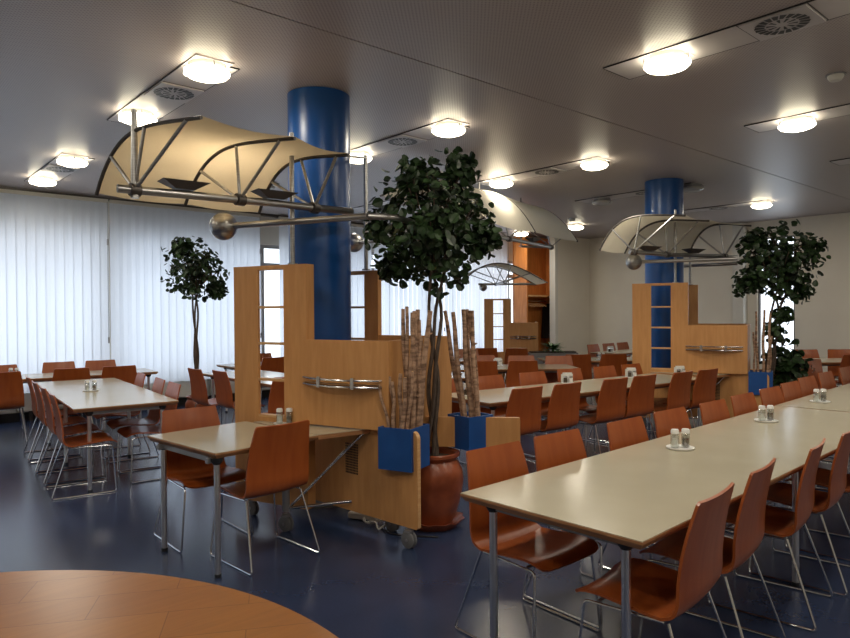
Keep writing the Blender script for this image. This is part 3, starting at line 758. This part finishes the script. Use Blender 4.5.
# ------------------------------------------------------------------ canopies
def arcz(t, zN, a, b_, ex=3): return zN+a*t-b_*t**ex
def canopy(ribs, prof, label, ex=3, sail='sail', hole=None, tube_t=.55, tube_ext=.15, tube_drop=None, thin=1.0, zt=None, uplights=True, strut_ts=(.25, .62, .92)):
    zN, a, b_ = prof
    root = thing('ceiling_canopy', label, 'canopy', (0, 0, 0), group='fabric sail canopies on steel trusses')
    R = [(Vector((*N, 0)), Vector((*F, 0))) for N, F in ribs]
    def pt(i, t, dz=0): N, F = R[i]; p = N.lerp(F, t); p.z = arcz(t, zN, a, b_, ex)+dz; return p
    # fabric
    fb = B(); nt_, ns = 36, 12; rows = []
    for i in range(len(R)-1):
        for s in range(ns + (1 if i == len(R)-2 else 0)):
            f = s/ns; row = []
            for k in range(nt_+1):
                t = k/nt_; p = pt(i, t, .012).lerp(pt(i+1, t, .012), f)
                sag = math.sin(PI*f); p.z -= .02*sag*thin
                N = R[i][0].lerp(R[i+1][0], f); F = R[i][1].lerp(R[i+1][1], f)
                sc = .02*sag*(2*t-1)**5; p -= (F-N)*sc
                row.append(p)
            rows.append(row)
    V = [[fb.verts.new(p) for p in r] for r in rows]
    for i in range(len(V)-1):
        for k in range(nt_):
            c = (rows[i][k]+rows[i+1][k+1])/2
            if hole and (c.x-hole[0])**2+(c.y-hole[1])**2 < hole[2]**2: continue
            fb.faces.new((V[i][k], V[i+1][k], V[i+1][k+1], V[i][k+1]))
    for vv in [v_ for v_ in fb.verts if not v_.link_faces]: fb.verts.remove(vv)
    bmesh.ops.solidify(fb, geom=fb.faces[:], thickness=.004)
    obj('fabric_sail', fb, M[sail], root, True)
    joints = []
    for i in range(len(R)):
        p = B(); tube(p, [pt(i, t/24) for t in range(25)], .012*thin, 8); rb = obj('rib', p, M['dark_steel'], root, True)
        j = R[i][0].lerp(R[i][1], tube_t[i] if isinstance(tube_t, list) else tube_t); j.z = zt
        joints.append(j)
        for t in strut_ts:
            p = B(); tube(p, [j, pt(i, t)], .011*thin, 8); obj('strut', p, M['steel'], rb, True)
        p = B(); d = (R[min(i+1, len(R)-1)][0]-R[max(0, i-1)][0]).normalized()
        tube(p, [j-d*.03, j+d*.03], .040*thin, 14); obj('clamp', p, M['dark_steel'], rb, True)
    d = (joints[-1]-joints[0]).normalized()
    p = B(); tube(p, [joints[0]-d*tube_ext*.5]+[q for q in joints]+[joints[-1]+d*tube_ext*1.6], .026*thin, 14); obj('main_tube', p, M['steel'], root, True)
    if uplights:
        for i in range(len(joints)-1):
            c = joints[i].lerp(joints[i+1], .45)
            p = B(); w_ = Vector((-d.y, d.x, 0))
            z0 = c+Vector((0, 0, .03))
            lo = [z0+d*a_*.06+w_*b__*.03 for a_, b__ in ((-1, -1), (1, -1), (1, 1), (-1, 1))]; hi = [z0+Vector((0, 0, .05))+d*a_*.15+w_*b__*.07 for a_, b__ in ((-1, -1), (1, -1), (1, 1), (-1, 1))]
            lo = [p.verts.new(q) for q in lo]; hi = [p.verts.new(q) for q in hi]
            p.faces.new(lo[::-1]); p.faces.new(hi)
            for k in range(4): p.faces.new((lo[k], lo[(k+1) % 4], hi[(k+1) % 4], hi[k]))
            obj('uplight', p, M['dark_steel'], root)
    return root, pt, joints
def pole(root, x, y, z0, z1, r=.017):
    p = B(); tube(p, [(x, y, z0), (x, y, z1)], r, 12); lathe(p, [(0, 0), (.035, 0), (.035, .01), (0, .01)], (x, y, z0), 16); obj('pole', p, M['steel'], root, True)
def ballrail(root, A, Bp, z, r=.1, rt=.022):
    d = (Vector(Bp)-Vector(A)).normalized()
    p = B(); tube(p, [(*A, z), (*Bp, z)], rt, 14); q = obj('cross_tube', p, M['steel'], root, True)
    p = B(); bmesh.ops.create_uvsphere(p, u_segments=32, v_segments=20, radius=r); bmesh.ops.translate(p, vec=(*A, z), verts=p.verts[:]); obj('steel_ball', p, M['steel'], q, True)
rb = [((1.52, 3.62), (1.25, 4.66)), ((2.15, 3.68), (1.86, 4.73)), ((2.66, 3.83), (2.45, 4.75))]
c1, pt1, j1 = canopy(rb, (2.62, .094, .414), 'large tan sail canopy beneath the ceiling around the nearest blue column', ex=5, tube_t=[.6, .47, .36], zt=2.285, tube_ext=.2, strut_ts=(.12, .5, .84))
p = B(); q = pt1(2, 0); tube(p, [(q.x, q.y, 2.61), (3.262, 4.455, 2.80)], .010, 8); obj('link_tube', p, M['steel'], c1, True)
pole(c1, 2.445, 4.235, 1.872, 2.82); pole(c1, 3.262, 4.455, 1.872, 2.82)
p = B(); tube(p, [j1[0]+Vector((0, 0, -.05)), j1[0]+Vector((.0, .0, .49))], .021, 12, radii=[.026, .017]); obj('end_post', p, M['steel'], c1, True)
ballrail(c1, (2.09, 4.60), (2.60, 3.53), 2.155)
ballrail(c1, (3.47, 4.92), (3.60, 3.95), 2.15, .085)
# mast that carries the two rails together
p = B(); tube(p, rounded([(2.60, 3.53, 2.155), (2.75, 3.45, 2.155), (3.45, 3.75, 2.15), (3.60, 3.95, 2.15)], .1), .022, 12); obj('cross_tube', p, M['steel'], c1, True)
off = 5.54
rb = [((7.24, 3.74), (7.02, 4.74)), ((7.90, 3.78), (7.64, 4.78)), ((8.80, 3.66), (8.52, 4.36))]
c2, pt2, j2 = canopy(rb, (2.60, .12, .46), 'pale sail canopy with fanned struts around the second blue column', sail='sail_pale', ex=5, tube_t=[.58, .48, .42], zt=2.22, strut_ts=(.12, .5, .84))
pole(c2, 2.445+off, 4.235+.03, 1.872, 2.80); pole(c2, 3.262+off, 4.455+.03, 1.872, 2.45)
ballrail(c2, (2.06+off, 4.62), (2.60+off, 3.55), 2.14)
ballrail(c2, (3.47+off, 4.95), (3.60+off, 3.98), 2.15, .085)
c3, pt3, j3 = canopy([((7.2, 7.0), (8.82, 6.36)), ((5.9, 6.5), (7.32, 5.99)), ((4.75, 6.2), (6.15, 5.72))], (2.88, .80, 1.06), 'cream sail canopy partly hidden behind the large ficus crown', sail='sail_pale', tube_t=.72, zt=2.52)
q = pt3(0, .42); pole(c3, q.x, q.y, 2.52, CEIL-.012, .012); q = pt3(1, .42); pole(c3, q.x, q.y, 2.52, CEIL-.012, .012)
p = B(); tube(p, [j3[0], (pt3(0, .42).x, pt3(0, .42).y, 2.52)], .018, 10); obj('link_tube', p, M['steel'], c3, True)
p = B(); tube(p, [j3[1], (pt3(1, .42).x, pt3(1, .42).y, 2.52)], .018, 10); obj('link_tube', p, M['steel'], c3, True)
# small distant canopy: seen from the side
F_, N3 = (8.88, 9.22), (10.05, 8.22); k3 = (-.62, -.7)
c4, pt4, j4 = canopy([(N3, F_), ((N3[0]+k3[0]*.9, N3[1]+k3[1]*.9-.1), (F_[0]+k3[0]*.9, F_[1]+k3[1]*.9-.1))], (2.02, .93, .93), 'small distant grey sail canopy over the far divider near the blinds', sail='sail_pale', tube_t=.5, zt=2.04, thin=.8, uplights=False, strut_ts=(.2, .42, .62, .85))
p = B(); a = Vector((*N3, 2.04)); c = Vector((*F_, 2.04)); tube(p, [a, c.lerp(a, .28)], .022, 10); obj('main_tube', p, M['steel'], c4, True)
p = B(); bmesh.ops.create_uvsphere(p, u_segments=20, v_segments=12, radius=.075); bmesh.ops.translate(p, vec=c.lerp(a, .34)-Vector((0, 0, .06)), verts=p.verts[:]); obj('steel_ball', p, M['steel'], c4, True)
qq = c.lerp(a, .66); pole(c4, qq.x, qq.y, 1.765, 2.50, .014)

# ------------------------------------------------------------------ blue planter boxes, birch poles
def bluebox(cx, cy, size, z0, z1, label, th=TH):
    u, v, o = uvframe(cx, cy, th); t = thing('planter_box', label, 'planter', (0, 0, 0), group='square blue planter boxes')
    h = size/2; w_ = .012; p = B()
    for (a, b_, c, d) in ((-h, h, -h, -h+w_), (-h, h, h-w_, h), (-h, -h+w_, -h+w_, h-w_), (h-w_, h, -h+w_, h-w_)): pbox(p, o, u, v, a, b_, c, d, z0, z1)
    pbox(p, o, u, v, -h+w_, h-w_, -h+w_, h-w_, z0, z0+.012); obj('box', p, M['blue_box'], t)
    p = B(); pbox(p, o, u, v, -h+w_, h-w_, -h+w_, h-w_, z1-.05, z1-.03); obj('gravel', p, M['soil'], t)
    return t
SK = {}
def birch(base, top, r, label, group, rnd):
    b0, t0 = Vector(base), Vector(top); n = 9; pts, rad = [], []
    ph = rnd.uniform(0, 6)
    for k in range(n+1):
        t = k/n; p = b0.lerp(t0, t); am = .007*math.sin(PI*t)
        p += Vector((am*math.sin(ph+4*t), am*math.cos(ph*1.3+5*t), 0)); pts.append(p); rad.append(r*(1.06-.22*t)*(1+.06*math.sin(9*t+ph)))
    p = B(); rad = [q*.9 for q in rad]; tube(p, pts, r, 10, radii=rad)
    for _ in range(rnd.randint(1, 3)):   # knots
        t = rnd.uniform(.15, .85); c = b0.lerp(t0, t); a = rnd.uniform(0, 2*PI)
        dd = Vector((math.cos(a), math.sin(a), .3)); tube(p, [c+dd*r*.5, c+dd*(r+.008)], .006, 6, radii=[.009, .004])
    o = tag(obj('birch_pole', p, M['birch'], smooth=True), label, 'pole', group)
    q = B(); dirn = (pts[-1]-pts[-2]).normalized(); tube(q, [pts[-1]+dirn*.0005, pts[-1]+dirn*.002], rad[-1]*.9, 10); obj('cut_end', q, M['cut'], o)
def poles(cx, cy, zb, spec, label, group, seed, th=TH):
    rnd = random.Random(seed); u, v, o = uvframe(cx, cy, th)
    for k, (a, b_, lu, lv, z, r) in enumerate(spec):
        base = o+u*a+v*b_; top = o+u*(a+lu)+v*(b_+lv); base.z = zb; top.z = z
        birch(base, top, r, label, group, rnd)
def spec_tall(): return [(.0, .05, -.03, .0, 1.545, .017), (.03, .03, -.02, .0, 1.56, .016), (.05, .06, .0, .01, 1.53, .024), (.07, .0, -.01, .02, 1.52, .020), (.03, .08, .02, .03, 1.54, .019), (.085, .05, .10, -.02, 1.53, .022), (.09, .02, .03, .01, 1.36, .016), (.04, .0, .02, .03, 1.50, .018), (.06, .085, .0, .02, 1.47, .018)]
def spec_short(): return [(-.07, -.07, -.06, -.03, 1.05, .012), (-.05, -.04, -.02, -.02, 1.10, .012), (-.03, -.08, -.01, .0, 1.07, .014), (.0, -.04, .0, .0, 1.12, .018), (.03, -.08, .02, .01, 1.10, .016), (.05, -.05, .05, -.01, 1.14, .013)]
BX, BY = 2.785, 3.395
bluebox(BX, BY, .25, .50, .775, 'blue box on the end of the nearest divider, full of birch poles')
poles(BX, BY, .745, spec_tall(), 'tall birch pole in the blue box on the nearest divider', 'tall birch poles in the nearest blue box', 3)
poles(BX, BY, .745, spec_short(), 'short birch pole at the front of the blue box on the nearest divider', 'short birch poles in the nearest blue box', 4)
CX, CY = 3.44, 3.43
bluebox(CX, CY, .235, .537, .775, 'blue box right of the terracotta pot, holding leaning birch poles', TH-math.radians(24))
poles(CX, CY, .745, [(-.04, -.03, -.16, .03, 1.53, .019), (-.02, -.05, -.10, .02, 1.52, .021), (.02, -.02, -.06, .0, 1.54, .022), (.05, .03, -.07, .02, 1.53, .020), (.07, -.03, -.05, .03, 1.53, .018), (.0, .06, -.06, .03, 1.54, .017)], 'birch pole leaning in the blue box right of the terracotta pot', 'birch poles in the right blue box', 9)
bluebox(BX+off+.05, BY-.02, .26, .50, .775, 'blue box at the end of the far divider, below birch poles')
poles(BX+off+.05, BY-.02, .745, [(-.03, .02, -.02, .0, 1.50, .017), (.03, .03, .01, .01, 1.52, .019), (.075, .0, .03, .0, 1.48, .017), (-.07, -.02, -.01, .0, 1.25, .014), (.09, .05, .03, .0, 1.2, .014)], 'birch pole in the blue box of the far divider', 'birch poles in the far blue box', 12)

# ------------------------------------------------------------------ plants
def foliage(bm, c, rx, rz, n, ls, rnd, power=.55, squash=.0, blobs=None):
    for _ in range(n):
        while True:
            d = Vector((rnd.gauss(0, 1), rnd.gauss(0, 1), rnd.gauss(0, 1)))
            if d.length > .1: break
        d.normalize(); rr = rnd.random()**power
        lump = 1+.16*math.sin(5*d.x+2.1)*math.cos(4*d.y+1)+.10*math.sin(7*d.z+d.x*3)
        p = Vector(c)+Vector((d.x*rx, d.y*rx, d.z*rz))*rr*lump
        if blobs and rnd.random() < .35:
            bc, br = rnd.choice(blobs); p = Vector(bc)+d*br*rnd.random()**.5
        s = ls*rnd.uniform(.65, 1.15)
        nrm = (d*.6+Vector((rnd.gauss(0, .5), rnd.gauss(0, .5), rnd.gauss(0, .5)+.35))).normalized()
        a = nrm.orthogonal().normalized(); a = (Matrix.Rotation(rnd.uniform(0, 6.28), 3, nrm) @ a); b_ = nrm.cross(a)
        out = [(-.5, 0), (-.3, .36), (.05, .44), (.34, .28), (.55, 0), (.34, -.28), (.05, -.44), (-.3, -.36)]
        m = bm.verts.new(p-nrm*s*.08)
        vs = [bm.verts.new(p+a*x*s+b_*y*s+nrm*s*.10*abs(y)*2-nrm*s*.12*x*x) for x, y in out]
        for k in range(8): bm.faces.new((m, vs[k], vs[(k+1) % 8]))
def trunkset(bm, base, top, spread, rnd, r=.016, n=3, split=.0):
    for k in range(n):
        ph = 2*PI*k/n; pts, rad = [], []
        for i in range(19):
            t = i/18; p = Vector(base).lerp(Vector(top), t)
            a = ph+t*5.5; w_ = spread*(.7+.5*math.sin(7*t+2*k)+max(0, t-.65)*2.2)
            p += Vector((w_*math.cos(a), w_*math.sin(a), 0)); pts.append(p); rad.append(r*(1.1-.45*t))
        tube(bm, pts, r, 8, radii=rad)
def branches(bm, c, rx, rz, n, rnd):
    for _ in range(n):
        a = rnd.uniform(0, 2*PI); el = rnd.uniform(-.2, 1.3); d = Vector((math.cos(a)*math.cos(el), math.sin(a)*math.cos(el), math.sin(el)))
        s = Vector(c)-Vector((0, 0, rz*.7)); e = Vector(c)+Vector((d.x*rx, d.y*rx, d.z*rz))*.8
        m = s.lerp(e, .5)+Vector((rnd.uniform(-.05, .05), rnd.uniform(-.05, .05), .05))
        tube(bm, rounded([s, m, e], .1), .005, 5)
def ficus(base, zb, c, rx, rz, n, ls, label, seed, spread=.03, pot=None, blobs=None, tr=.016):
    rnd = random.Random(seed); t = thing('ficus_tree', label, 'plant', (base[0], base[1], zb))
    b0 = Vector((base[0], base[1], zb)); lc = Vector(c)-b0
    p = B(); foliage(p, lc, rx, rz, n, ls, rnd, blobs=[(Vector(q)-b0, r) for q, r in (blobs or [])]); f = obj('foliage', p, M['leaf'], t); f['label'] = 'dark green rounded leaves'
    p = B(); trunkset(p, (0, 0, 0), lc-Vector((0, 0, rz*.55)), spread, rnd, tr); branches(p, lc, rx, rz, 26, rnd); obj('trunk', p, M['bark'], t, True)
    return t
# terracotta pot with scalloped saucer
PX, PY = 3.165, 3.53
def pot(x, y, s, label, m='terracotta', name='plant_pot'):
    t = thing(name, label, 'pot', (x, y, 0))
    p = B(); lathe(p, [(0, .03), (.135, .03), (.165, .10), (.20, .22), (.215, .33), (.208, .40), (.18, .455), (.165, .475), (.175, .49), (.19, .505), (.19, .525), (.175, .53), (.155, .515), (.15, .47), (0, .47)], seg=40)
    bmesh.ops.scale(p, vec=(s, s, s), verts=p.verts[:]); o = obj('body', p, M[m], t, True)
    p = B(); lathe(p, [(0, 0), (.16, 0), (.195, .035), (.215, .06), (.20, .058), (.16, .025), (0, .025)], seg=64, wob=lambda k, z: 1+.05*math.sin(k*2*PI*12)*(z/.07))
    bmesh.ops.scale(p, vec=(s, s, s), verts=p.verts[:]); obj('saucer', p, M[m], t, True)
    p = B(); lathe(p, [(0, .485), (.148, .485), (.148, .475)], seg=24); bmesh.ops.scale(p, vec=(s, s, s), verts=p.verts[:]); obj('soil', p, M['soil'], t)
    return t
pot(PX, PY, 1.0, 'big glazed terracotta pot on a scalloped saucer at the end of the nearest divider')
ficus((PX, PY), .48, (3.205, 3.54, 2.14), .42, .50, 1700, .074, 'large twisted-trunk ficus growing from the terracotta pot', 21, .045, blobs=[((3.08, 3.60, 2.50), .16), ((3.48, 3.35, 2.05), .15), ((3.0, 3.75, 1.82), .13), ((3.35, 3.42, 2.55), .14), ((2.93, 3.82, 2.15), .13)])
pot(8.70, 3.40, 1.0, 'terracotta pot at the end of the far divider under the right ficus')
ficus((8.70, 3.40), .48, (8.74, 3.30, 2.10), .47, .50, 1500, .085, 'dark ficus at the right edge, behind the far divider', 33, .06, blobs=[((8.9, 3.1, 1.75), .16), ((8.5, 3.6, 1.85), .18), ((9.02, 3.02, 2.3), .17), ((8.5, 3.5, 2.4), .16), ((8.78, 3.28, 1.45), .12), ((8.72, 3.35, 1.25), .14)], tr=.018)
pot(3.62, 8.85, .75, 'small pot on the floor below the left ficus by the blinds')
ficus((3.62, 8.85), .36, (3.60, 8.86, 2.10), .40, .43, 1100, .075, 'small dark ficus standing before the left blinds', 45, .03, blobs=[((3.45, 8.9, 2.4), .15), ((3.85, 8.7, 1.85), .14)], tr=.018)
# bushy plants
def bush(x, y, z, n, ln, label, seed, name='fern', m='fern', wd=.03, potm=None, up=.9):
    rnd = random.Random(seed); t = thing(name, label, 'plant', (x, y, z)); p = B()
    for k in range(n):
        a = rnd.uniform(0, 2*PI); L = ln*rnd.uniform(.6, 1.1); d = Vector((math.cos(a), math.sin(a), 0)); w_ = Vector((-d.y, d.x, 0))
        e = rnd.uniform(.3, up*1.4); prev = None
        for i in range(7):
            s = i/6; q = d*L*s*math.cos(e*(1-s*.4))+Vector((0, 0, L*(math.sin(e)*s-.75*s*s*.6)+.02)); ww = wd*math.sin(PI*min(.97, s*.9+.1))*.9+.002
            cur = (p.verts.new(q-w_*ww), p.verts.new(q+w_*ww))
            if prev: p.faces.new((prev[0], prev[1], cur[1], cur[0]))
            prev = cur
    obj('leaves', p, M[m], t)
    return t
t = bush(10.02, 7.80, .76, 70, .30, 'green arching fern in a trough before the cloakroom niche', 5)
p = B(); box(p, (0, 0, -.39), (.9, .3, .74), math.radians(-41), bevel=.01); obj('trough', p, M['grey_metal'], t)
p = B(); box(p, (0, 0, -.01), (.84, .25, .02), math.radians(-41)); obj('soil', p, M['soil'], t)
t = thing('floor_plant', 'bushy dark plant low behind the blue box of the far divider', 'plant', (9.0, 3.32, 0))
p = B(); foliage(p, (0, 0, .78), .26, .36, 420, .10, random.Random(8)); obj('leaves', p, M['leaf'], t)
p = B(); lathe(p, [(0, 0), (.13, 0), (.17, .34), (.18, .36), (.15, .35), (0, .33)], seg=24); obj('pot', p, M['terracotta'], t, True)
p = B()
for k in range(6): a = k; tube(p, [(.03*math.cos(a), .03*math.sin(a), .33), (.12*math.cos(a), .12*math.sin(a), .8)], .006, 5)
obj('stem', p, M['bark'], t)
t = bush(3.62, 8.75, .33, 0, .2, 'x', 1) if False else None

# power strip and tangled white cables under the divider
p = B(); box(p, (2.86, 3.97, .03), (.22, .06, .045), math.radians(-60), bevel=.006)
o = tag(obj('power_strip', p, M['cable']), 'white power strip on the floor under the nearest divider', 'power strip')
rnd = random.Random(2); p = B(); pts = []
for i in range(60):
    t_ = i/59; pts.append((2.86+.07*math.sin(13*t_)+.02*math.sin(40*t_), 3.88-.16*t_+.06*math.cos(17*t_), .012+.03*abs(math.sin(21*t_))))
tube(p, pts, .006, 6)
tag(obj('cable_tangle', p, M['cable'], smooth=True), 'tangled white cable heap beside the power strip', 'cable')
p = B(); tube(p, rounded([(2.84, 3.72, .01), (2.80, 3.6, .008), (2.83, 3.48, .008), (2.9, 3.42, .008), (3.0, 3.3, .008)], .08), .005, 6)
tag(obj('cable', p, M['black'], smooth=True), 'dark cable curling behind the front caster', 'cable')

# ------------------------------------------------------------------ world, camera, render look
w = bpy.data.worlds.new('World'); SC.world = w; w.use_nodes = True
bg = w.node_tree.nodes['Background']; bg.inputs[0].default_value = (.90, .94, 1.0, 1); bg.inputs[1].default_value = 1.62

f_px, pitch, yaw, roll, cyy = 664.17, -.0118, .8511, -.0064, 319
Fv = Vector((math.cos(yaw)*math.cos(pitch), math.sin(yaw)*math.cos(pitch), math.sin(pitch)))
Rv = Vector((math.sin(yaw), -math.cos(yaw), 0)); Uv = Rv.cross(Fv)
c, s = math.cos(roll), math.sin(roll)
R2 = Rv*c+Uv*s; U2 = Uv*c-Rv*s
cam = bpy.data.cameras.new('Camera'); co = bpy.data.objects.new('Camera', cam); C.objects.link(co)
cam.sensor_fit = 'HORIZONTAL'; cam.sensor_width = 36; cam.lens = f_px*36/850
cam.clip_start = .05; cam.clip_end = 200
Mx = Matrix.Identity(4)
for i, col in enumerate((R2, U2, -Fv)):
    for r_ in range(3): Mx[r_][i] = col[r_]
Mx.translation = Vector((0, 0, EYE)); co.matrix_world = Mx
SC.camera = co
SC.view_settings.view_transform = 'Standard'; SC.view_settings.look = 'None'
SC.view_settings.gamma = 1; SC.view_settings.use_curve_mapping = False
SC.view_settings.exposure = 0.66
